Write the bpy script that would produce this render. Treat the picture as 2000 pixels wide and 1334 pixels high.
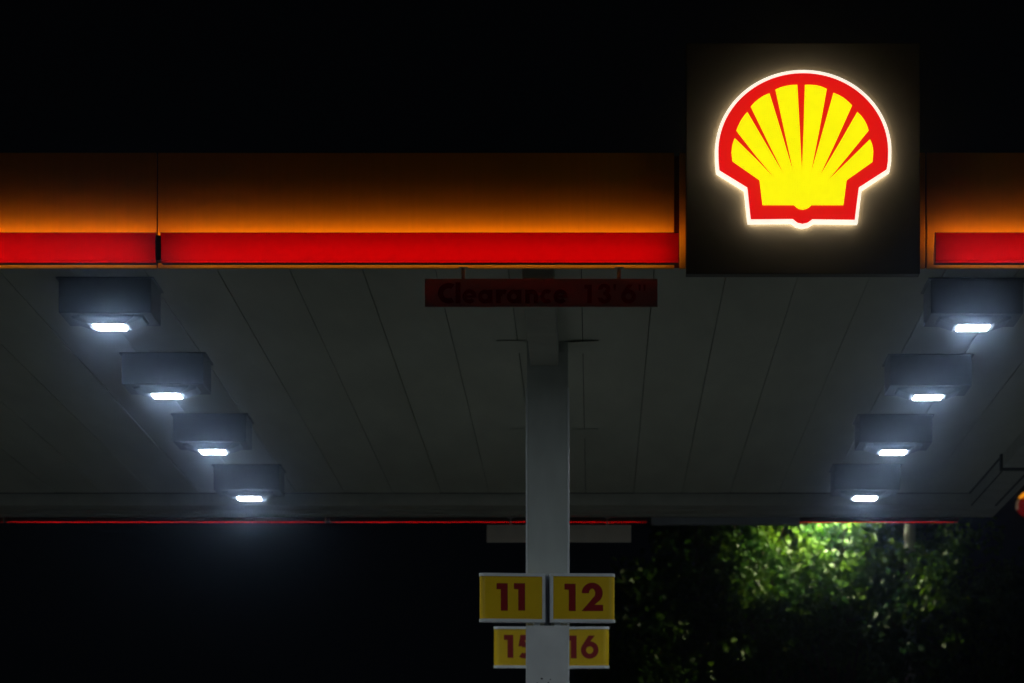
import bpy, bmesh, math, random
from mathutils import Vector, Matrix

for o in list(bpy.data.objects):
    bpy.data.objects.remove(o, do_unlink=True)

# ------------------------------------------------------------------ camera
HC = 0.64                      # camera height above the forecourt
F = 8000.0                     # focal length in pixels of the 2000 px wide photograph
CX, CY = 1160.0, 1812.0        # where the straight-ahead direction falls in that photograph
scene = bpy.context.scene
cd = bpy.data.cameras.new('camera')
cam = bpy.data.objects.new('camera', cd)
scene.collection.objects.link(cam)
scene.camera = cam
cam.location = (0, 0, HC)
cam.rotation_euler = (math.radians(90), 0, 0)
cd.sensor_width = 36.0
cd.lens = F / 2000 * 36.0
cd.shift_x = (1000 - CX) / 2000
cd.shift_y = (CY - 667) / 2000
cd.clip_start = 0.1
cd.clip_end = 3000
cd.dof.use_dof = True
cd.dof.focus_distance = 23.5
cd.dof.aperture_fstop = 4.5

# ------------------------------------------------------------------ night sky
world = bpy.data.worlds.new('World')
scene.world = world
world.use_nodes = True
wn = world.node_tree
wn.nodes['Background'].inputs['Color'].default_value = (0.6, 0.75, 1.0, 1)
wn.nodes['Background'].inputs['Strength'].default_value = 0.0009

scene.view_settings.view_transform = 'Standard'
scene.view_settings.look = 'None'
scene.view_settings.exposure = 0.0
scene.view_settings.gamma = 1.0
scene.render.engine = 'CYCLES'
scene.cycles.use_denoising = True
scene.cycles.max_bounces = 8
scene.cycles.diffuse_bounces = 4
scene.cycles.volume_bounces = 0
scene.cycles.sample_clamp_indirect = 4.0

COL = scene.collection
R = random.Random(7)


def W(px, py, Y):
    """world point seen at photograph pixel (px, py) at distance Y"""
    return Vector(((px - CX) / F * Y, Y, HC + (CY - py) / F * Y))


# ------------------------------------------------------------------ materials
def new_mat(name):
    m = bpy.data.materials.new(name)
    m.use_nodes = True
    return m, m.node_tree, m.node_tree.nodes['Principled BSDF']


def paint(name, col, rough=0.5, var=0.12, scale=3.0, stretch=(1, 1, 1), metal=0.0, bump=0.0, bscale=40, spec=0.5):
    m, t, b = new_mat(name)
    tc = t.nodes.new('ShaderNodeTexCoord')
    mp = t.nodes.new('ShaderNodeMapping')
    mp.inputs['Scale'].default_value = stretch
    t.links.new(tc.outputs['Object'], mp.inputs['Vector'])
    n = t.nodes.new('ShaderNodeTexNoise')
    n.inputs['Scale'].default_value = scale
    n.inputs['Detail'].default_value = 6
    n.inputs['Roughness'].default_value = 0.6
    t.links.new(mp.outputs['Vector'], n.inputs['Vector'])
    r = t.nodes.new('ShaderNodeValToRGB')
    r.color_ramp.elements[0].position = 0.3
    r.color_ramp.elements[1].position = 0.7
    r.color_ramp.elements[0].color = (*[c * (1 - var) for c in col], 1)
    r.color_ramp.elements[1].color = (*[min(1, c * (1 + var)) for c in col], 1)
    t.links.new(n.outputs['Fac'], r.inputs['Fac'])
    t.links.new(r.outputs['Color'], b.inputs['Base Color'])
    rr = t.nodes.new('ShaderNodeMapRange')
    rr.inputs['To Min'].default_value = max(0.02, rough - 0.08)
    rr.inputs['To Max'].default_value = min(1, rough + 0.08)
    t.links.new(n.outputs['Fac'], rr.inputs['Value'])
    t.links.new(rr.outputs['Result'], b.inputs['Roughness'])
    b.inputs['Metallic'].default_value = metal
    b.inputs['Specular IOR Level'].default_value = spec
    if bump:
        n2 = t.nodes.new('ShaderNodeTexNoise')
        n2.inputs['Scale'].default_value = bscale
        n2.inputs['Detail'].default_value = 4
        t.links.new(mp.outputs['Vector'], n2.inputs['Vector'])
        bp = t.nodes.new('ShaderNodeBump')
        bp.inputs['Strength'].default_value = bump
        bp.inputs['Distance'].default_value = 0.01
        t.links.new(n2.outputs['Fac'], bp.inputs['Height'])
        t.links.new(bp.outputs['Normal'], b.inputs['Normal'])
    return m


def glow(name, col, strength, base=(0.5, 0.5, 0.5), var=0.0, scale=8):
    m, t, b = new_mat(name)
    b.inputs['Base Color'].default_value = (*base, 1)
    b.inputs['Roughness'].default_value = 0.35
    b.inputs['Emission Color'].default_value = (*col, 1)
    b.inputs['Emission Strength'].default_value = strength
    if var:
        tc = t.nodes.new('ShaderNodeTexCoord')
        n = t.nodes.new('ShaderNodeTexNoise')
        n.inputs['Scale'].default_value = scale
        n.inputs['Detail'].default_value = 5
        t.links.new(tc.outputs['Object'], n.inputs['Vector'])
        mr = t.nodes.new('ShaderNodeMapRange')
        mr.inputs['From Min'].default_value = 0.3
        mr.inputs['From Max'].default_value = 0.7
        mr.inputs['To Min'].default_value = strength * (1 - var)
        mr.inputs['To Max'].default_value = strength * (1 + var)
        t.links.new(n.outputs['Fac'], mr.inputs['Value'])
        t.links.new(mr.outputs['Result'], b.inputs['Emission Strength'])
    return m


def acrylic(name, col):
    """red plastic that scatters the light of the tube behind it"""
    m = bpy.data.materials.new(name)
    m.use_nodes = True
    t = m.node_tree
    t.nodes.clear()
    o = t.nodes.new('ShaderNodeOutputMaterial')
    tr = t.nodes.new('ShaderNodeBsdfTranslucent')
    tr.inputs['Color'].default_value = (*col, 1)
    df = t.nodes.new('ShaderNodeBsdfDiffuse')
    df.inputs['Color'].default_value = (*col, 1)
    gl = t.nodes.new('ShaderNodeBsdfGlossy')
    gl.inputs['Roughness'].default_value = 0.25
    m1 = t.nodes.new('ShaderNodeMixShader')
    m1.inputs[0].default_value = 0.4
    m2 = t.nodes.new('ShaderNodeMixShader')
    m2.inputs[0].default_value = 0.03
    t.links.new(tr.outputs[0], m1.inputs[1])
    t.links.new(df.outputs[0], m1.inputs[2])
    t.links.new(m1.outputs[0], m2.inputs[1])
    t.links.new(gl.outputs[0], m2.inputs[2])
    t.links.new(m2.outputs[0], o.inputs['Surface'])
    return m


M = {}
M['soffit'] = paint('painted steel decking', (0.60, 0.62, 0.56), 0.5, 0.10, 1.6, (2.5, 0.4, 1), bump=0.05, bscale=3)
M['fascia'] = paint('yellow fascia enamel', (0.80, 0.42, 0.015), 0.5, 0.04, 7, (6, 6, 0.25), bump=0.05, bscale=6)
M['roof'] = paint('galvanised roof sheet', (0.25, 0.25, 0.25), 0.6)
M['white'] = paint('white painted steel', (0.80, 0.83, 0.82), 0.42, 0.06, 5, bump=0.06, bscale=8)
M['column'] = paint('grey white column paint', (0.56, 0.60, 0.57), 0.45, 0.10, 4, (1, 1, 0.4), bump=0.05, bscale=10)
M['beam'] = paint('off white beam paint', (0.48, 0.49, 0.44), 0.55, 0.12, 5)
M['box'] = paint('lamp box paint', (0.28, 0.30, 0.33), 0.5, 0.08, 6)
M['housing'] = paint('cast lamp housing', (0.30, 0.33, 0.38), 0.5, 0.1, 8)
M['dark'] = paint('dark joint', (0.02, 0.02, 0.02), 0.7)
M['panel'] = paint('charcoal sign panel', (0.056, 0.054, 0.050), 0.45, 0.10, 7, bump=0.04, bscale=30)
M['signwhite'] = paint('white clearance board', (0.58, 0.52, 0.44), 0.45, 0.08, 6)
M['signred'] = paint('dark red lettering', (0.22, 0.008, 0.012), 0.5, 0.05)
M['numred'] = paint('crimson numeral vinyl', (0.30, 0.006, 0.008), 0.45, 0.05)
M['signyellow'] = paint('yellow sign vinyl', (0.86, 0.56, 0.008), 0.38, 0.05, 6)
M['trim'] = paint('aluminium sign trim', (0.80, 0.84, 0.84), 0.35, 0.06, 10)
M['metal'] = paint('galvanised pole', (0.45, 0.47, 0.48), 0.5, 0.15, 12)
M['polepaint'] = paint('grey pole paint', (0.80, 0.84, 0.86), 0.5, 0.15, 6)
M['joint_shade'] = paint('dark grey joint and shade', (0.07, 0.07, 0.07), 0.7)
M['grime'] = paint('black grime', (0.03, 0.03, 0.03), 0.8)
M['lens'] = glow('white lamp lens', (0.80, 0.90, 1.0), 175.0, (0.8, 0.8, 0.8))
M['tube'] = glow('warm tube', (1.0, 0.55, 0.25), 9.2)
M['wash'] = glow('amber wash strip', (1.0, 0.31, 0.015), 11.5)
M['wash_low'] = glow('faint amber strip', (1.0, 0.22, 0.02), 0.4)
M['redlens'] = acrylic('red acrylic', (0.80, 0.0015, 0.006))
M['tray'] = paint('brown painted tray', (0.025, 0.010, 0.004), 0.6)
M['endcap'] = paint('dark red end cap', (0.14, 0.004, 0.005), 0.4)
M['emred'] = glow('lit red vinyl', (0.75, 0.0035, 0.005), 1.0, (0.4, 0.01, 0.01), 0.03, 5)
M['emyellow'] = glow('lit yellow vinyl', (1.0, 0.93, 0.004), 1.0, (0.6, 0.5, 0.01), 0.03, 6)
M['halo'] = glow('lit back return', (1.0, 0.70, 0.34), 30.0)
M['rim'] = glow('lit white rim', (1.0, 0.93, 0.78), 1.08, (0.7, 0.7, 0.7), 0.08, 30)
M['asphalt'] = paint('dark asphalt', (0.05, 0.05, 0.05), 0.85, 0.3, 3, bump=0.4, bscale=60)
M['concrete'] = paint('forecourt concrete', (0.15, 0.15, 0.12), 0.8, 0.15, 0.8, bump=0.2, bscale=30)
M['bark'] = paint('bark', (0.12, 0.09, 0.06), 0.9, 0.3, 10, (1, 1, 0.2), bump=0.5, bscale=20)


def leaf_mat(name, col):
    m, t, b = new_mat(name)
    tc = t.nodes.new('ShaderNodeTexCoord')
    n = t.nodes.new('ShaderNodeTexNoise')
    n.inputs['Scale'].default_value = 2.2
    n.inputs['Detail'].default_value = 5
    t.links.new(tc.outputs['Object'], n.inputs['Vector'])
    r = t.nodes.new('ShaderNodeValToRGB')
    e = r.color_ramp.elements
    e[0].position, e[1].position = 0.35, 0.68
    e[0].color = (col[0] * 0.40, col[1] * 0.62, col[2] * 1.5, 1)
    e[1].color = (col[0] * 1.5, col[1] * 1.3, col[2] * 0.6, 1)
    t.links.new(n.outputs['Fac'], r.inputs['Fac'])
    b.inputs['Roughness'].default_value = 0.42
    tl = t.nodes.new('ShaderNodeBsdfTranslucent')
    mx = t.nodes.new('ShaderNodeMixShader')
    mx.inputs[0].default_value = 0.40
    t.links.new(r.outputs['Color'], b.inputs['Base Color'])
    t.links.new(r.outputs['Color'], tl.inputs['Color'])
    out = [x for x in t.nodes if x.type == 'OUTPUT_MATERIAL'][0]
    t.links.new(b.outputs[0], mx.inputs[1])
    t.links.new(tl.outputs[0], mx.inputs[2])
    t.links.new(mx.outputs[0], out.inputs['Surface'])
    return m


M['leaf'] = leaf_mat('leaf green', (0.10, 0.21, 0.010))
M['leaf_shaded'] = leaf_mat('leaf green shaded', (0.045, 0.115, 0.035))  # same leaves, with the weaker light put into a darker green


# ------------------------------------------------------------------ mesh helpers
class MB:
    def __init__(s):
        s.bm = bmesh.new()

    def box(s, x0, x1, y0, y1, z0, z1, bevel=0.0):
        vs = [s.bm.verts.new(p) for p in ((x0, y0, z0), (x1, y0, z0), (x1, y1, z0), (x0, y1, z0),
                                          (x0, y0, z1), (x1, y0, z1), (x1, y1, z1), (x0, y1, z1))]
        fs = [s.bm.faces.new([vs[i] for i in f]) for f in
              ((3, 2, 1, 0), (4, 5, 6, 7), (0, 1, 5, 4), (1, 2, 6, 5), (2, 3, 7, 6), (3, 0, 4, 7))]
        if bevel:
            es = list({e for f in fs for e in f.edges})
            bmesh.ops.bevel(s.bm, geom=es, offset=bevel, segments=2, affect='EDGES', profile=0.6)
        return s

    def loft(s, rings, cap=True, closed=True):
        rr = [[s.bm.verts.new(p) for p in r] for r in rings]
        n = len(rr[0])
        for a, b in zip(rr, rr[1:]):
            for i in range(n if closed else n - 1):
                j = (i + 1) % n
                s.bm.faces.new((a[i], a[j], b[j], b[i]))
        if cap:
            s.bm.faces.new(rr[0][::-1])
            s.bm.faces.new(rr[-1])
        return s

    def tube(s, pts, rads, n=10):
        rings = []
        for i, p in enumerate(pts):
            p = Vector(p)
            a = Vector(pts[max(0, i - 1)])
            b = Vector(pts[min(len(pts) - 1, i + 1)])
            d = (b - a).normalized()
            u = d.orthogonal().normalized()
            if i:
                u = (pu - d * pu.dot(d)).normalized()
            pu = u
            v = d.cross(u)
            r = rads[i] if isinstance(rads, (list, tuple)) else rads
            rings.append([p + (u * math.cos(2 * math.pi * k / n) + v * math.sin(2 * math.pi * k / n)) * r for k in range(n)])
        return s.loft(rings)

    def prism(s, pts, y_front, y_back):
        """pts: list of (x, z)"""
        f = [s.bm.verts.new((x, y_front, z)) for x, z in pts]
        b = [s.bm.verts.new((x, y_back, z)) for x, z in pts]
        s.bm.faces.new(f)
        s.bm.faces.new(b[::-1])
        n = len(pts)
        for i in range(n):
            j = (i + 1) % n
            s.bm.faces.new((f[j], f[i], b[i], b[j]))
        return s

    def build(s, name, mat, parent=None, smooth=False, loc=None):
        bmesh.ops.recalc_face_normals(s.bm, faces=s.bm.faces)
        me = bpy.data.meshes.new(name)
        s.bm.to_mesh(me)
        s.bm.free()
        me.materials.append(mat)
        if smooth:
            me.shade_smooth()
            me.set_sharp_from_angle(angle=math.radians(35))
        o = bpy.data.objects.new(name, me)
        COL.objects.link(o)
        if parent:
            o.parent = parent
        if loc is not None:
            o.location = loc
        return o


def tag(o, label=None, cat=None, group=None, kind=None):
    if label:
        o['label'] = label
    if cat:
        o['category'] = cat
    if group:
        o['group'] = group
    if kind:
        o['kind'] = kind
    return o


def thing(name, label, cat, loc=(0, 0, 0), group=None):
    o = bpy.data.objects.new(name, None)
    o.empty_display_size = 0.1
    COL.objects.link(o)
    o.location = loc
    return tag(o, label, cat, group)


def kids(o):
    return [c for c in bpy.data.objects if c.parent == o]


def copy_tree(o, parent=None):
    c = o.copy()
    COL.objects.link(c)
    c.parent = parent
    for ch in kids(o):
        copy_tree(ch, c)
    return c


# ------------------------------------------------------------------ lettering (geometric bold, unit = cap height, y up)
def arc(cx, cy, ro, ri, a0, a1, n=22, so=1.0):
    """thick arc between the angles a0..a1 (degrees)"""
    o, i = [], []
    for k in range(n + 1):
        a = math.radians(a0 + (a1 - a0) * k / n)
        o.append((cx + ro * so * math.cos(a), cy + ro * math.sin(a)))
        i.append((cx + ri * so * math.cos(a), cy + ri * math.sin(a)))
    return o + i[::-1]


def rect(x0, y0, x1, y1):
    return [(x0, y0), (x1, y0), (x1, y1), (x0, y1)]


def G(ch):
    """pieces and advance width of one glyph"""
    xr = 0.345
    if ch == '1':
        return [[(0, 1), (0.41, 1), (0.41, 0), (0.16, 0), (0.16, 0.78), (0, 0.78)]], 0.41
    if ch == '2':
        cx, cy = 0.39, 0.655
        outer = [(cx + 0.385 * math.cos(math.radians(a)), cy + 0.385 * math.sin(math.radians(a))) for a in range(180, -41, -10)]
        inner = [(cx + 0.115 * math.cos(math.radians(a)) - 0.005, cy + 0.17 * math.sin(math.radians(a))) for a in range(-40, 181, 10)]
        return [outer + [(0.47, 0.225), (0.79, 0.225), (0.79, 0), (0, 0)] + inner], 0.79
    if ch == '3':
        return [arc(0.35, 0.735, 0.285, 0.085, 190, -80), arc(0.36, 0.29, 0.31, 0.10, 80, -180),
                rect(0.30, 0.43, 0.46, 0.60)], 0.67
    if ch == '5':
        return [[(0.14, 1), (0.66, 1), (0.66, 0.78), (0.34, 0.78), (0.30, 0.52), (0.05, 0.50)],
                arc(0.30, 0.335, 0.36, 0.135, 120, -128)], 0.68
    if ch == '6':
        cx, cy, r = 0.41, 0.365, 0.385
        return [arc(cx, cy, r, 0.165, 0, 180), arc(cx, cy, r, 0.165, 180, 360),
                [(0.36, 1), (0.64, 1), (0.36, 0.66), (0.22, 0.53), (0.055, 0.52)]], 0.80
    if ch == 'C':
        return [arc(0.50, 0.5, 0.515, 0.25, 58, 302, 30)], 0.80
    if ch == 'l':
        return [rect(0, 0, 0.25, 1.06)], 0.25
    if ch == 'e':
        c = 0.345
        return [arc(c, c, 0.36, 0.15, 0, 318, 30, 1.0), rect(0.12, 0.28, 0.70, 0.40)], 0.70
    if ch == 'a':
        c = 0.335
        return [arc(c, c, 0.35, 0.14, 0, 180), arc(c, c, 0.35, 0.14, 180, 360), rect(0.50, 0, 0.72, 0.68)], 0.72
    if ch == 'r':
        return [rect(0, 0, 0.24, 0.68), arc(0.40, 0.36, 0.33, 0.10, 62, 180)], 0.50
    if ch == 'n':
        return [rect(0, 0, 0.24, 0.68), arc(0.34, 0.36, 0.33, 0.11, 0, 180), rect(0.44, 0, 0.67, 0.37)], 0.67
    if ch == 'c':
        return [arc(0.35, 0.345, 0.36, 0.15, 50, 310, 30)], 0.56
    if ch == "'":
        return [[(0, 1), (0.17, 1), (0.13, 0.67), (0.04, 0.67)]], 0.17
    return [], 0.3


def lettering(mb, placed, y_front, step=0.0004, back=0.004):
    """placed: list of (char, x, z, cap height, width scale)"""
    for ch, x, z, h, ws in placed:
        for k, poly in enumerate(G(ch)[0]):
            mb.prism([(x + px * h * ws, z + pz * h) for px, pz in poly], y_front - step * k, y_front + back)


# ================================================================== SETTING
g = MB().box(-1500, 1500, -200, 2500, -0.5, 0.0)
tag(g.build('ground', M['asphalt']), 'dark asphalt ground around the forecourt', kind='structure')
g = MB().box(-14, 9, 15, 46, 0.004, 0.03)
tag(g.build('forecourt', M['concrete']), 'pale concrete forecourt under the canopy', kind='structure')

# ================================================================== CANOPY
Y0, Y1 = 22.90, 36.85
XL, XR = -9.2, 3.59
ZB = HC + 3.687         # underside of fascia
ZT = HC + 0.0 + (CY - 298) / F * Y0
ZS = HC + 3.80          # soffit decking
XI, YI = 3.29, 35.80    # inner corner of the perimeter pan

canopy = thing('canopy', 'wide flat filling station canopy with glowing orange fascia and pale ribbed underside', 'canopy', (-0.3, 29.9, 0))
cinv = -canopy.location


def cpart(mb, name, mat, **k):
    o = mb.build(name, mat, canopy, **k)
    o.location = cinv
    return o


# soffit decking: long pans with open grooves between them
mb = MB()
x = -0.073
while x - 0.421 > XL:
    x -= 0.421
first = x
while x < XI:
    xe = min(x + 0.421, XI)
    dz = R.uniform(-0.0012, 0.0012)
    tilt = R.uniform(-0.0018, 0.0018)
    za, zb = ZS + dz - tilt, ZS + dz + tilt
    a, b = x + 0.0022, xe - 0.0022
    prof = [(a, za + 0.03), (a, za + 0.002), (a + 0.004, za), (b - 0.004, zb), (b, zb + 0.002), (b, zb + 0.03)]
    ys = [Y0 + 0.06, 27, 31.2, YI]
    mb.loft([[Vector((q[0], yy, q[1])) for q in prof] for yy in ys], cap=True, closed=True)
    x += 0.421
cpart(mb, 'soffit', M['soffit'])
mb = MB().box(XL, XR - 0.045, Y0 + 0.045, Y1 - 0.045, ZS + 0.034, ZS + 0.06)
cpart(mb, 'decking_backing', M['dark'])
mb = MB().box(XL - 0.02, XR - 0.05, Y0 + 0.05, Y1 - 0.05, ZT - 0.12, ZT - 0.06)
cpart(mb, 'roof', M['roof'])

# perimeter pan on the far and right sides, with a joint gap
mb = MB()
mb.box(XL, XR - 0.046, YI + 0.004, Y1 - 0.07, ZB + 0.006, ZS + 0.03)
mb.box(XL, XR - 0.046, YI + 0.36, YI + 0.37, ZB + 0.000, ZB + 0.005)
mb.box(XL, XR - 0.046, YI + 0.78, YI + 0.80, ZB - 0.004, ZB + 0.005)
mb.box(XI + 0.004, XR - 0.05, 32.93, YI, ZB + 0.004, ZS + 0.031)
mb.box(XI - 0.012, XR - 0.05, Y0 + 0.07, 32.83, ZB + 0.001, ZS + 0.0312)
mb.box(XL, XR - 0.002, Y1 - 0.069, Y1 - 0.002, ZB + 0.007, ZB + 0.0165)
mb.box(XR - 0.0455, XR - 0.002, Y0 + 0.07, Y1 - 0.07, ZB + 0.0075, ZB + 0.017)
cpart(mb, 'perimeter_pan', M['beam'])
mb = MB().box(XI - 0.030, XR - 0.06, 32.831, 32.929, ZB - 0.016, ZS + 0.029)  # dark strap put in for the joint's shadow; the rest are dark joint lines
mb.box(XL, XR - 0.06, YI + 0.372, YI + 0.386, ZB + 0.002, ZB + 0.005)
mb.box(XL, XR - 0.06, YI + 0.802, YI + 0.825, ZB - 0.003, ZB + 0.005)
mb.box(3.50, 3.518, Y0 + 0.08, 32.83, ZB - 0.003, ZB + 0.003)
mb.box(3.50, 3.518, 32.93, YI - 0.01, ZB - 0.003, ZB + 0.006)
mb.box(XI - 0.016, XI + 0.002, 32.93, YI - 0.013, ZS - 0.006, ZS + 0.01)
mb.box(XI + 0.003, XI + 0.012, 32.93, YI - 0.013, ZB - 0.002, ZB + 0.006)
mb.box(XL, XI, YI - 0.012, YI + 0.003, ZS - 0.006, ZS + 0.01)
cpart(mb, 'joint_shade_strips', M['joint_shade'])

# fascia panels (front)
jx = (307 - CX) / F * Y0
ZF = ZT


def fascia(x0, x1, y0=Y0, y1=Y0 + 0.04, z0=ZB, z1=ZF):
    b = MB()
    b.box(x0, x1, y0, y1, z0, z1, 0.003)
    return b


cpart(fascia(XL, jx - 0.004), 'fascia_panel', M['fascia'])
cpart(fascia(jx + 0.004, 0.449, Y0 + 0.002), 'fascia_panel', M['fascia'])
cpart(fascia(0.478, 0.514, Y0 + 0.004), 'fascia_trim', M['fascia'])
cpart(fascia(1.822, 1.853, Y0 + 0.004), 'fascia_trim', M['fascia'])
cpart(fascia(1.861, XR), 'fascia_panel', M['fascia'])
mb = MB()
mb.box(XL, XR - 0.05, Y0 + 0.048, Y0 + 0.058, ZB + 0.01, ZF - 0.01)
cpart(mb, 'fascia_backing', M['endcap'])
mb = MB().box(0.514, 1.822, Y0 + 0.005, Y0 + 0.04, ZB, ZF - 0.1)
cpart(mb, 'fascia_closure', M['beam'])
# rear and right fascia
cpart(fascia(XL, XR, Y1 - 0.04, Y1, ZB + 0.018), 'fascia_panel', M['fascia'])
cpart(MB().box(XR - 0.04, XR, Y0 + 0.045, Y1 - 0.045, ZB + 0.019, ZF, 0.003), 'fascia_panel', M['fascia'])
cpart(MB().box(XL, XL + 0.04, Y0 + 0.045, Y1 - 0.045, ZB + 0.001, ZF, 0.003), 'fascia_panel', M['fascia'])

# box beam from the front edge back over the columns
XC = (1069.5 - CX) / F * 26.6           # column centre
ZBM = HC + (CY - 715) / F * 26.55
mb = MB()
mb.box(-0.411, -0.229, Y0 + 0.50, 26.545, ZBM, ZS + 0.002, 0.006)
cpart(mb, 'beam', M['beam'])
mb = MB()
mb.box(-0.43, -0.25, 26.86, 31.2, ZBM + 0.05, ZS + 0.002, 0.006)
cpart(mb, 'beam', M['beam'])

# closure plates round the column heads
for (yy, zl_in, zr_in) in ((26.67, 0.0072, 0.020), (31.35, 0.006, 0.012)):
    for side, zi in ((-1, zl_in), (1, zr_in)):
        mb = MB()
        xa, xb = XC + side * 0.14, XC + side * 0.332
        th = 0.0015 if side < 0 else 0.003
        pr = [(xa, ZS - zi), (xb, ZS - 0.007), (xb, ZS - 0.007 + th * 1.3), (xa, ZS - zi + th * 0.7)]
        pr2 = [(xa, ZS - 0.006), (xb, ZS - 0.006), (xb, ZS - 0.003), (xa, ZS - 0.003)]
        mb.loft([[Vector((q[0], yy - 0.20, q[1])) for q in pr], [Vector((q[0], yy + 0.38, q[1])) for q in pr2]])
        cpart(mb, 'closure_plate', M['soffit'])

# ================================================================== LAMPS UNDER THE CANOPY
def make_lamp():
    t = thing('canopy_light', 'lamp', 'canopy light', (0, 0, 0), 'white lamps in square boxes under the canopy')
    zs = ZS - 0.001
    zb = HC + 3.59
    zl = HC + 3.542
    b = MB().box(-0.27, 0.27, -0.27, 0.27, zb, zs, 0.004)
    b.build('mounting_box', M['box'], t)
    b = MB()
    b.box(-0.285, 0.285, -0.285, 0.285, zs - 0.010, zs - 0.002)
    b.build('flange', M['box'], t)
    # cast housing: a shallow upside-down frustum with cooling fins at its sides
    b = MB()

    def ring(hx, hy, z, ch):
        return [Vector(p + (z,)) for p in ((-hx + ch, -hy), (hx - ch, -hy), (hx, -hy + ch), (hx, hy - ch), (hx - ch, hy), (-hx + ch, hy), (-hx, hy - ch), (-hx, -hy + ch))]
    b.loft([ring(0.215, 0.20, zb + 0.002, 0.05), ring(0.205, 0.19, zb - 0.014, 0.05), ring(0.118, 0.150, zl + 0.004, 0.02)])
    h = b.build('housing', M['housing'], t)
    b = MB()
    b.loft([ring(0.090, 0.106, zl + 0.0035, 0.003), ring(0.088, 0.104, zl - 0.001, 0.003)])
    b.build('lens', M['lens'], t)
    return t


lamp0 = make_lamp()
SY = 3.8 / 3.687
spots = [(-2.770, 23.46), (-2.763, 26.50), (-2.754, 29.61), (-2.762, 32.83), (2.173, 23.49), (2.165, 26.57), (2.166, 29.65), (2.172, 32.81)]
lab = ['square white canopy lamp, nearest and largest of the left row', 'square white canopy lamp, second from the front in the left row',
       'square white canopy lamp, third from the front in the left row', 'square white canopy lamp, farthest and smallest of the left row',
       'square white canopy lamp nearest the camera on the right, just below the right fascia end', 'square white canopy lamp, second from the front in the right row',
       'square white canopy lamp, third from the front in the right row', 'square white canopy lamp at the far end of the right row above the lit leaves']
for i, (lx, ly) in enumerate(spots):
    o = lamp0 if i == 0 else copy_tree(lamp0)
    o.location = (lx * SY, ly * SY, 0)
    o['label'] = lab[i]

# ================================================================== RED LIGHT BARS
def light_bar(x0, x1, y_f, sgn, zb, zt, label, group='red light bars along the canopy fascia', far=False):
    """y_f: fascia plane, sgn -1 when the bar stands on the camera side of it"""
    L = x1 - x0
    t = thing('light_bar', label, 'light bar', ((x0 + x1) / 2, y_f, zb), group)
    h = zt - zb
    a, b = -L / 2, L / 2
    d0, d1 = (0.010, 0.16) if far else (0.05, 0.17)
    # red lens: an open C profile round the front
    du = d0 + 0.004 if far else d1 - 0.045
    prof = [(du, 0.0), (du + 0.008, 0.001), (d1 - 0.010, 0.008), (d1 - 0.002, 0.026), (d1, 0.06), (d1, h - 0.05),
            (d1 - 0.003, h - 0.020), (d1 - 0.010, h - 0.003), (d1 - 0.022, h)]
    mb = MB()
    mb.loft([[Vector((xx, sgn * d, z)) for d, z in prof] for xx in (a, b)], cap=False, closed=False)
    mb.build('lens', M['redlens'], t, smooth=True)
    # back tray with sloping top plate and an unseen lip added to cut the upward wash
    mb = MB()
    tray = [(du - 0.001, 0.0), (d0, 0.0), (d0, h - 0.100), (0.110, h - 0.038), (0.1475, h - 0.0005), (0.1086, h - 0.0005), (0.1086, h + 0.0025), (0.1505, h + 0.0025),
            (0.1505, h - 0.004), (0.110, h - 0.0425), (d0 + 0.003, h - 0.103), (d0 + 0.003, 0.003), (du - 0.001, 0.003)]
    mb.loft([[Vector((xx, sgn * d, z)) for d, z in tray] for xx in (a, b)])
    mb.build('back_tray', M['tray'], t)
    for xx, w in ((a, -1), (b, 1)):
        mb = MB()
        pr = [(d0 + 0.001, 0.001), (d1 - 0.02, -0.001), (d1 - 0.003, 0.02), (d1 + 0.001, h - 0.04), (d1 - 0.012, h + 0.0028), (0.105, h + 0.0028), (0.105, h - 0.04), (d0 - 0.001, h - 0.099)]
        mb.loft([[Vector((q, sgn * d, z)) for d, z in pr] for q in (xx, xx + w * 0.004)])
        mb.build('end_cap', M['endcap'], t)
    # light board inside, facing the red lens
    mb = MB().box(a + 0.05, b - 0.05, *sorted((sgn * (d0 + 0.006), sgn * (d0 + 0.009))), h * 0.24, h * 0.24 + 0.045)
    mb.build('light_board', M['tube'], t)
    # amber wash strips: one on the sloping top under the lip, a faint one low on the back
    mb = MB()
    off = 0.0025
    pr = [(0.119, h - 0.0275), (0.139, h - 0.0075), (0.139 - off, h - 0.0075 + off), (0.119 - off, h - 0.0275 + off)]
    mb.loft([[Vector((xx, sgn * d, z)) for d, z in pr] for xx in (a + 0.012, b - 0.012)])
    mb.build('wash_strip', M['wash'], t)
    if far:
        return t
    mb = MB().box(a + 0.01, b - 0.01, *sorted((sgn * (d0 - 0.003), sgn * (d0 - 0.0005))), 0.012, 0.022)
    mb.build('wash_strip', M['wash_low'], t)
    return t


zbar0 = HC + 3.697
zbar1 = HC + (CY - 454) / F * (Y0 - 0.165)


def bx(px):
    return (px - CX) / F * (Y0 - 0.17)


FR = [(-9.1, -8.20, None), (-8.17, -5.32, None), (-5.29, bx(303.5), 'red glowing bar on the near fascia, running off the left edge of the photo'),
      (bx(314.5), bx(1325.5), 'longest red glowing bar, near fascia left of the shell emblem panel'),
      (bx(1828), 3.50, 'red glowing bar on the near fascia right of the shell emblem panel')]
for x0, x1, l in FR:
    if l:
        light_bar(x0, x1, Y0, -1, zbar0, zbar1, l)
RB = [(-5.29, -2.425, 'thin red glow line of far fascia bar, at the left under the far canopy edge'),
      (-2.372, 0.473, 'thin red glow line of far fascia bar, behind the front column'),
      (1.855, 3.275, 'thin red glow line of far fascia bar, above the brightly lit leaves'),
      (-8.2, -5.335, 'short stub of thin red glow at the extreme left of the far canopy edge')]
for x0, x1, l in RB:
    light_bar(x0, x1, Y1, 1, zbar0 - 0.044, zbar1, l, far=True)

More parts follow.
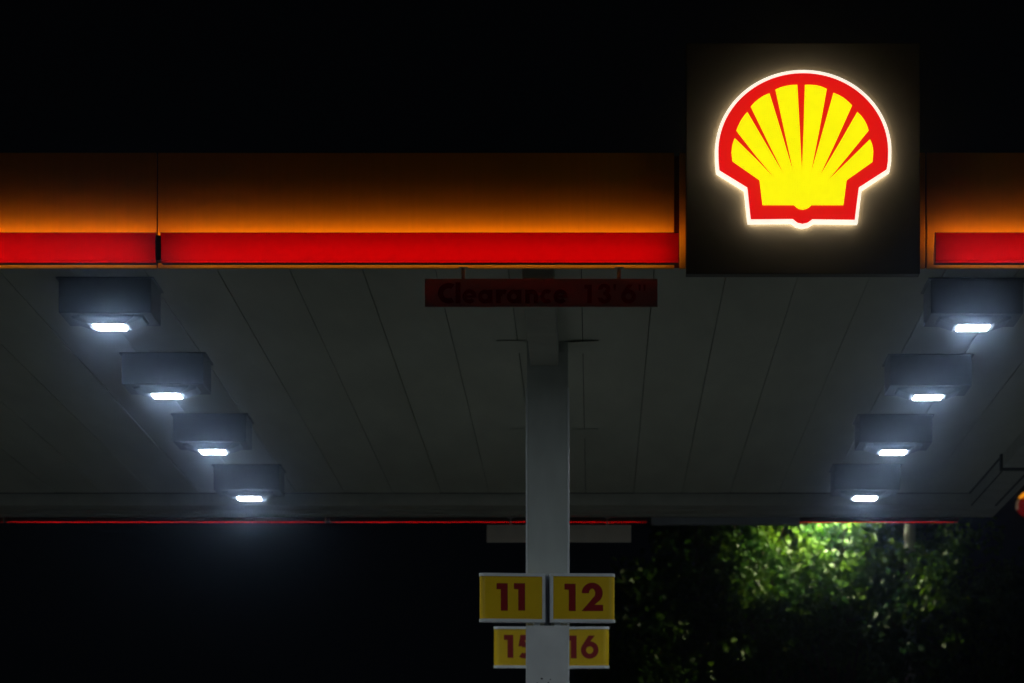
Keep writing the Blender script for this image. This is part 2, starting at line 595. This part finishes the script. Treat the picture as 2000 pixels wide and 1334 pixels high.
# little dark coupling between the two front bars
mb = MB()
xa, xb = bx(304.6), bx(313.2)
mb.box(xa, xb, Y0 - 0.155, Y0 - 0.05, zbar0 + 0.010, zbar1 - 0.014, 0.002)
tag(mb.build('bar_coupling', M['endcap']), 'dark red coupling piece between two red light bars on the near fascia', 'coupling')

# ================================================================== CLEARANCE SIGNS
def board(yc, xc, zt, zb_, half, label, letters):
    t = thing('clearance_sign', label, 'clearance sign', (xc, yc, zb_), 'clearance boards hanging from the canopy')
    h = zt - zb_
    b = MB().box(-half, half, -0.012, 0.012, 0, h, 0.002)
    b.build('board', M['signwhite'], t)
    if letters:
        s = 2 * half / (3870 - 80)           # metres per unit of the traced lettering

        def X(u):
            return (u - 80) * s - half
        def Z(v):
            return (665 - v) * s
        cap = (607 - 300) * s
        lay = [('C', 295, 1.05, 327), ('l', 580, 1.0, 322), ('e', 695, 1.0, 325), ('a', 950, 1.0, 325), ('r', 1240, 1.0, 325), ('a', 1420, 1.0, 325),
               ('n', 1715, 0.97, 325), ('c', 1965, 0.93, 325), ('e', 2180, 0.98, 325), ('1', 2680, 0.97, 303), ('3', 2880, 1.12, 315), ("'", 3150, 0.9, 312),
               ('6', 3270, 1.03, 305), ("'", 3556, 0.9, 305), ("'", 3636, 0.9, 305)]
        for word in (lay[:9], lay[9:]):
            mb = MB()
            lettering(mb, [(c, X(u), Z(607), hh * s, w) for c, u, w, hh in word], -0.0145, 0.0003, 0.0024)
            mb.build('lettering', M['signred'], t)
    for hx in (-0.435, 0.435):
        b = MB()
        b.tube([(hx, 0.0, h - 0.004), (hx, 0, h + 0.047), (hx, 0, h + 0.0635)], 0.011, 10)
        b.box(hx - 0.026, hx + 0.026, -0.02, 0.02, h + 0.060, h + 0.066)
        b.build('hanger', M['metal'], t)
    return t


ych = Y0 - 0.01
zt_ = HC + (CY - 545) / F * ych
zb_ = HC + (CY - 600) / F * ych
xc_ = (1057 - CX) / F * ych
board(ych + 0.0, xc_, zt_, zb_, 227 / F * ych, 'dark board lettered Clearance hanging under the near canopy edge in front of the column', True)
b2 = board(Y1 + 0.02, xc_ - 0.02, zt_, zb_, 227 / F * ych, 'blank pale back of a hanging board under the far canopy edge, behind the column', False)

# ================================================================== SHELL EMBLEM SIGNS
def zoomed(x, y, Y):
    p = W(1380 + x / 3.9237, 120 + y / 3.9237, Y)
    return (p.x, p.z)


def ell(cx, cy, rx, ry, a0, a1, n):
    out = []
    for k in range(n + 1):
        a = math.radians(a0 + (a1 - a0) * k / n)
        out.append((cx + rx * math.cos(a), cy - ry * math.sin(a)))
    return out


red_outline = [(338, 1211), (325, 1090), (312, 967), (98, 836), (92, 770)] + ell(741, 690, 651, 600, 180, 0, 60) + \
              [(1390, 765), (1380, 829), (1167, 966), (1151, 1090), (1136, 1214), (810, 1210), (795, 1222), (775, 1236), (735, 1245), (697, 1237), (678, 1223), (661, 1208)]
yel = [(428, 1103), (405, 912), (198, 768), (190, 700), (197, 640), (215, 588), (380, 750), (540, 916), (375, 722), (227, 532),
       (242, 495), (262, 455), (285, 420), (312, 388), (455, 633), (603, 886), (470, 620), (338, 348), (368, 315), (400, 288), (438, 263), (482, 245), (575, 548), (668, 863),
       (598, 545), (527, 217), (565, 200), (605, 189), (650, 182), (695, 180), (714, 520), (731, 856), (743, 520), (753, 180), (795, 180), (840, 184), (880, 194), (921, 212),
       (862, 540), (799, 858), (885, 550), (972, 242), (1012, 258), (1048, 279), (1082, 306), (1115, 338), (990, 618), (862, 889), (1010, 640), (1155, 388),
       (1185, 418), (1209, 451), (1228, 488), (1242, 530), (1085, 725), (925, 918), (1092, 755), (1252, 597), (1270, 640), (1278, 690), (1271, 772), (1073, 912), (1048, 1103),
       (803, 1103), (785, 1120), (762, 1133), (735, 1138), (705, 1132), (686, 1119), (670, 1103)]


def offset_poly(pts, d):
    n = len(pts)
    area = sum(pts[i][0] * pts[(i + 1) % n][1] - pts[(i + 1) % n][0] * pts[i][1] for i in range(n))
    sg = 1 if area > 0 else -1
    out = []
    for i in range(n):
        p0, p1, p2 = Vector(pts[i - 1]), Vector(pts[i]), Vector(pts[(i + 1) % n])
        e1, e2 = (p1 - p0).normalized(), (p2 - p1).normalized()
        n1, n2 = Vector((e1.y, -e1.x)) * sg, Vector((e2.y, -e2.x)) * sg
        m = (n1 + n2)
        m = m / max(0.35, m.length_squared) * 2 * d
        out.append((p1.x + m.x, p1.y + m.y))
    return out


def emblem_sign(label, front=True):
    yp = Y0 - 0.12
    a = W(1340, 535, yp)
    b = W(1797, 84, yp)
    base = Vector(((a.x + b.x) / 2, yp + 0.06, a.z))
    t = thing('emblem_sign', label, 'illuminated sign', base, 'illuminated emblem signs on the canopy edges')
    yb = yp - base.y

    def loc(p):
        return (p[0] - base.x, p[1] - base.z)
    mb = MB().box(a.x - base.x, b.x - base.x, yb, yb + 0.118, 0, b.z - a.z, 0.004)
    c = mb.build('cabinet', M['panel'], t)
    YF = yp - 0.085
    ro = [loc(zoomed(x, y, YF)) for x, y in red_outline]
    yo = [loc(zoomed(x, y, YF)) for x, y in yel]
    yf = YF - base.y
    MB().prism(offset_poly(ro, 0.004), yb - 0.022, yb + 0.002).build('halo_return', M['halo'], t)
    MB().prism(offset_poly(ro, 0.018), yf, yb - 0.0225).build('rim', M['rim'], t)
    MB().prism(ro, yf - 0.003, yf + 0.01).build('red_face', M['emred'], t)
    MB().prism(yo, yf - 0.006, yf - 0.001).build('yellow_shell', M['emyellow'], t)
    return t


emblem_sign('glowing red and yellow scallop shell emblem on dark square panel, near canopy edge')
# rear one: its back only just shows below the far edge
a = W(1272, 1026, Y1 + 0.1)
b = W(1561, 1013, Y1 + 0.1)
t = thing('emblem_sign', 'plain grey sign panel showing under the far canopy edge beside the lit leaves', 'sign', ((a.x + b.x) / 2, Y1 + 0.06, a.z))
hw = (b.x - a.x) / 2
MB().box(-hw, hw, -0.055, 0.065, 0, 1.30, 0.004).build('cabinet', M['box'], t)

# ================================================================== COLUMNS
def column(yc, xc, w, label, ztop, sleeve_top):
    t = thing('canopy_column', label, 'column', (xc, yc, 0), 'columns carrying the canopy')
    h = w / 2
    b = MB().box(-h, h, -h, h, 0.03, ztop, 0.008)
    b.build('shaft', M['column'], t)
    b = MB()
    for sx in (-1, 1):
        for sy in (-1, 1):
            b.box(sx * h - 0.006, sx * h + 0.006, sy * h - 0.006, sy * h + 0.006, 0.032, ztop - 0.30, 0.003)
    b.build('corner_trim', M['trim'], t)
    if sleeve_top:
        hs = h + 0.002
        b = MB().box(-hs, hs, -h - 0.150, h + 0.012, 0.031, sleeve_top, 0.005)
        s = b.build('sleeve', M['white'], t)
        b = MB()
        f = -h - 0.1506
        for (px, py, r_) in ((1058, 1325.5, 0.005), (1075, 1327, 0.0035), (1071, 1333, 0.004), (1049, 1334, 0.003)):
            p = W(px, py, yc + f)
            n = 9
            pts = [(p.x - xc + r_ * (0.7 + 0.6 * R.random()) * math.cos(2 * math.pi * k / n) * 1.4, p.z + r_ * (0.7 + 0.6 * R.random()) * math.sin(2 * math.pi * k / n)) for k in range(n)]
            b.prism(pts, f, f + 0.002)
        b.build('grime_spot', M['grime'], s)
    return t


YC1, YC2 = 26.67, 31.35
column(YC1, XC, 0.268, 'square pale column under the canopy carrying the yellow 11 and 12 signs', ZS - 0.001, HC + (CY - 1222) / F * 26.386)
column(YC2, XC - 0.025, 0.262, 'farther square column almost hidden behind the front one', ZS - 0.001, None)


# ================================================================== PUMP NUMBER SIGNS
def number_sign(xi, xo, z0, z1, yf, text, label, rot, digits):
    """xi: inner (column side) x, xo: outer x; front face at y = yf at the inner edge"""
    sg = 1 if xo > xi else -1
    w = abs(xo - xi)
    t = thing('pump_number_sign', label, 'number sign', (xi, yf, z0), 'yellow pump number signs on the columns')
    t.rotation_euler = (0, 0, rot)
    h = z1 - z0
    # yellow wrap: flat front turning round the outer end
    dep, r = 0.085, 0.042

    def wrap(grow, x_in):
        pr = [(x_in, -grow)]
        for k in range(13):
            a = math.radians(-90 + 180 * k / 12)
            pr.append((w - r + (r + grow) * math.cos(a), dep / 2 + (dep / 2 + grow) * math.sin(a)))
        pr.append((x_in, dep + grow))
        return pr
    tt = 0.020
    mb = MB()
    pr = wrap(0, 0.016)
    mb.loft([[Vector((sg * x, y, z)) for x, y in pr] for z in (tt * 0.8, h - tt * 0.8)])
    mb.build('face', M['signyellow'], t, smooth=True)
    for (za, zb2) in ((0, tt), (h - tt, h)):
        mb = MB()
        pr = wrap(0.004, 0)
        mb.loft([[Vector((sg * x, y, z)) for x, y in pr] for z in (za, zb2)])
        mb.build('edge_trim', M['trim'], t, smooth=True)
    mb = MB()
    xa, xb = sorted((0, sg * 0.020))
    mb.box(xa, xb, -0.0045, dep + 0.0045, tt + 0.0005, h - tt - 0.0005)
    mb.build('edge_trim', M['trim'], t)
    mb = MB()
    lettering(mb, [(c, x, z, hh, ws) for c, x, z, hh, ws in digits], -0.0015, 0.0003, 0.0024)
    mb.build('numerals', M['numred'], t)
    # little bracket behind to the column
    mb = MB()
    xa, xb = sorted((sg * 0.03, sg * 0.07))
    mb.box(xa, xb, dep * 0.3, dep * 0.8, -0.030, 0.002)
    mb.build('bracket', M['trim'], t)
    return t


def zz(x, y):          # traced pixel of the sign zoom -> photograph pixel
    return 920 + x / 6.063, 1100 + y / 6.063


def sign_from_pixels(yf, pin, pout, top, bot, chars, label, rot):
    xi = (pin - CX) / F * yf
    xo = (pout - CX) / F * yf
    z1 = HC + (CY - top) / F * yf
    z0 = HC + (CY - bot) / F * yf
    dg = []
    for c, u, v, hh, ws in chars:
        px, py = zz(u, v)
        dg.append((c, (px - CX) / F * yf - xi, HC + (CY - py) / F * yf - z0, hh / 6.063 / F * yf, ws))
    return number_sign(xi, xo, z0, z1, yf, '', label, rot, dg)


sign_from_pixels(26.40, 1065, 937.5, 1120.3, 1215.5, [('1', 297, 566, 322, 1.0), ('1', 505, 563, 322, 1.0)],
                 'yellow sign numbered 11 on the left of the front column', math.radians(9))
sign_from_pixels(26.40, 1074.5, 1201.5, 1119.3, 1215.0, [('1', 1107, 563, 322, 1.0), ('2', 1311, 563, 322, 1.0)],
                 'yellow sign numbered 12 on the right of the front column', math.radians(-0) + math.radians(4))
sign_from_pixels(31.15, 1073, 965.5, 1224.0, 1305.0, [('1', 388, 1122, 270, 1.0), ('5', 546, 1122, 270, 1.0)],
                 'yellow sign numbered 15, lower left and partly hidden by the white sleeve', math.radians(5))
sign_from_pixels(31.15, 1083, 1188.5, 1224.2, 1305.5, [('1', 1140, 1128, 270, 1.0), ('6', 1297, 1128, 268, 1.0)],
                 'yellow sign numbered 16, lower right and partly hidden by the white sleeve', math.radians(-5))
# dark post between the 11 and 12 signs
p0 = W(1063.5, 1222, 26.50)
p1 = W(1076, 1124, 26.50)
mb = MB().box(p0.x, p1.x, 26.475, 26.53, p0.z - 0.01, p1.z, 0.002)
tag(mb.build('sign_bracket', M['housing']), 'grey upright bracket between the 11 and 12 signs', 'bracket')

# ================================================================== LIGHT POLE BEHIND
YP = 50.5
xp = (1777 - CX) / F * YP
pole = thing('light_pole', 'white lamp pole rising out of the leaves behind the far canopy edge', 'lamp post', (xp, YP, 0))
ztop = HC + (CY - 925) / F * YP
MB().tube([(0, 0, 0), (0, 0, 2.5), (0, 0, ztop)], [0.09, 0.08, 0.068], 14).build('pole', M['polepaint'], pole, smooth=True)
xl = (1612 - CX) / F * YP - xp
zl_ = HC + (CY - 997) / F * YP
MB().tube([(0, 0, ztop - 0.08), (-0.3, -0.2, ztop + 0.0), (xl + 0.16, -0.16, zl_ + 0.08)], [0.03, 0.028, 0.024], 10).build('arm', M['metal'], pole, smooth=True)
mb = MB().box(xl - 0.22, xl + 0.22, -0.30, -0.02, zl_ + 0.02, zl_ + 0.12, 0.02)
hd = mb.build('lamp_head', M['housing'], pole)
mb = MB().box(xl - 0.17, xl + 0.17, -0.26, -0.06, zl_ + 0.005, zl_ + 0.0195)
M['street'] = glow('street lamp lens', (1.0, 0.97, 0.62), 300.0)
mb.build('lamp_lens', M['street'], hd)

# ================================================================== TREES
def leaf_shape(bm_v, bm_f, c, d, nrm, L, wd):
    s = d.cross(nrm).normalized()
    b = len(bm_v)
    fold = nrm * (wd * 0.25)
    bm_v += [c, c + d * L * 0.35 + s * wd * 0.5 + fold, c + d * L * 0.75 + s * wd * 0.36 + fold * 0.7, c + d * L,
             c + d * L * 0.75 - s * wd * 0.36 + fold * 0.7, c + d * L * 0.35 - s * wd * 0.5 + fold]
    bm_f += [(b, b + 1, b + 2, b + 3), (b, b + 3, b + 4, b + 5)]


def rnd_dir(r):
    while True:
        v = Vector((r.uniform(-1, 1), r.uniform(-1, 1), r.uniform(-1, 1)))
        if 0.05 < v.length < 1:
            return v.normalized()


def tree(x, y, h, crown, n_clump, n_leaf, seed, label, mat, size=0.095, group='leafy trees behind the canopy'):
    r = random.Random(seed)
    t = thing('tree', label, 'tree', (x, y, 0), group)
    mb = MB()
    pts, rad = [], []
    for k in range(7):
        u = k / 6
        pts.append((0.15 * math.sin(seed + u * 4), 0.12 * math.cos(seed * 2 + u * 3), u * h * 0.92))
        rad.append(0.12 * (1 - u) + 0.02)
    mb.tube(pts, rad, 9)
    clumps = []
    for k in range(n_clump):
        cx, cy, cz, rx, ry, rz = crown
        d = rnd_dir(r)
        q = r.uniform(0.3, 1.0) ** 0.6 * (1.25 if r.random() < 0.22 else 1.0)
        p = Vector((cx + d.x * rx * q, cy + d.y * ry * q, cz + d.z * rz * q))
        clumps.append((p, r.uniform(0.16, 0.38)))
    for p, _ in clumps[::3]:
        k = min(5, max(1, int(p.z / (h * 0.92) * 6) - 1))
        s = Vector(pts[k])
        m = s.lerp(p, 0.5) + Vector((0, 0, 0.1))
        mb.tube([s, m, p], [rad[k] * 0.4, 0.018, 0.007], 5)
    mb.build('trunk', M['bark'], t, smooth=True)
    vs, fs = [], []
    for i in range(n_leaf):
        p, cr = clumps[r.randrange(n_clump)]
        o = rnd_dir(r) * cr * (r.random() ** 0.45)
        o.z *= 0.8
        d = (rnd_dir(r) + o.normalized() * 0.5 + Vector((0, -0.1, -0.7))).normalized()
        nn = (Vector((0, -0.35, 0.75)) + rnd_dir(r) * 0.75)
        nn = (nn - d * nn.dot(d)).normalized()
        L = size * r.uniform(0.6, 1.25)
        leaf_shape(vs, fs, p + o, d, nn, L, L * r.uniform(0.55, 0.85))
    me = bpy.data.meshes.new('crown')
    me.from_pydata([tuple(v) for v in vs], [], fs)
    me.materials.append(mat)
    o = bpy.data.objects.new('crown', me)
    COL.objects.link(o)
    o.parent = t
    return t


def tx(px, y):
    return (px - CX) / F * y


tree(tx(1640, 51.1), 51.1, 6.4, (0, 0.0, 5.15, 1.15, 0.65, 1.15), 130, 15000, 11, 'brightest tree, yellow green leaves right under the street lamp', M['leaf'])
tree(tx(1490, 50.9), 50.9, 5.9, (0, 0.0, 4.85, 0.62, 0.6, 1.25), 80, 6500, 12, 'tree with half lit leaves left of the brightest one', M['leaf'])
tree(tx(1870, 50.6), 50.6, 5.6, (0.0, 0.0, 4.35, 0.80, 0.55, 1.3), 85, 7000, 13, 'dim tree to the right of the pale lamp pole', M['leaf'])
tree(tx(1975, 50.9), 50.9, 5.2, (0, 0.0, 4.1, 0.7, 0.6, 1.1), 70, 5000, 14, 'dark tree at the right edge of the photo', M['leaf'])
tree(tx(1590, 51.9), 51.9, 4.7, (0, 0.0, 3.7, 1.2, 0.5, 0.9), 90, 7000, 15, 'low tree with deep green shaded leaves below the bright ones', M['leaf_shaded'])
tree(tx(1350, 51.1), 51.1, 5.9, (0, 0.0, 4.6, 0.75, 0.55, 1.25), 85, 6500, 16, 'very dark tree below the far sign panel', M['leaf'])
tree(tx(1225, 50.6), 50.6, 5.0, (0.1, 0.0, 3.9, 0.7, 0.6, 1.1), 80, 6000, 17, 'very dark tree just right of the 16 sign', M['leaf'])
tree(tx(1790, 50.55), 50.55, 5.3, (0.1, 0.0, 4.1, 0.70, 0.30, 1.0), 85, 6000, 18, 'dim green tree in front of the lower part of the lamp pole', M['leaf_shaded'])
tree(tx(1440, 52.2), 52.2, 5.4, (0, 0.0, 4.2, 0.8, 0.6, 1.3), 80, 5500, 19, 'shaded tree filling the gap behind the half lit and very dark trees', M['leaf_shaded'])

# ================================================================== DISTANT LIT SIGN at the right edge
YD = 70.0
c = W(2013, 988, YD)
t = thing('pole_sign', 'rounded red and amber lit sign just entering at the right edge', 'pole sign', (c.x, YD, 0))
rr = 26 / F * YD
zc = c.z
pr = [(rr * math.cos(math.radians(a)), zc + rr * 0.85 * math.sin(math.radians(a))) for a in range(0, 360, 10)]
M['far_red'] = glow('far red face', (0.07, 0.0005, 0.001), 1.0, (0.02, 0.001, 0.001))
M['far_amber'] = glow('far amber cap', (1.0, 0.33, 0.01), 0.9)
M['far_white'] = glow('far pale edge', (0.12, 0.08, 0.05), 0.6)
MB().prism(pr, -0.12, 0.12).build('red_face', M['far_red'], t)
arc_pts = arc(0, zc, rr * 1.10, rr * 0.80, 90, 142, 14)
MB().prism(arc_pts, -0.125, 0.125).build('amber_cap', M['far_amber'], t)
MB().prism(arc(0, zc, rr * 1.07, rr * 0.97, 155, 195, 8), -0.1255, 0.1245).build('edge_glow', M['far_white'], t)
MB().tube([(0, 0.0, 0), (0, 0.0, zc - rr * 0.8)], 0.08, 12).build('pole', M['metal'], t)

# ================================================================== ADDED HAZE, stands in for lens glow
HAZE = 0.0016
if HAZE:
    hz = MB().box(-60, 60, -6, 110, -1.6, 12.0).build('haze', bpy.data.materials.new('lens glow haze'))
    hm = hz.data.materials[0]
    hm.use_nodes = True
    nt = hm.node_tree
    nt.nodes.clear()
    out = nt.nodes.new('ShaderNodeOutputMaterial')
    pv = nt.nodes.new('ShaderNodeVolumePrincipled')
    pv.inputs['Color'].default_value = (0.55, 0.72, 1.0, 1)
    pv.inputs['Density'].default_value = HAZE
    pv.inputs['Anisotropy'].default_value = 0.992
    nt.links.new(pv.outputs[0], out.inputs['Volume'])
    tag(hz, 'thin added haze standing in for lens glow round the lamps', kind='stuff')
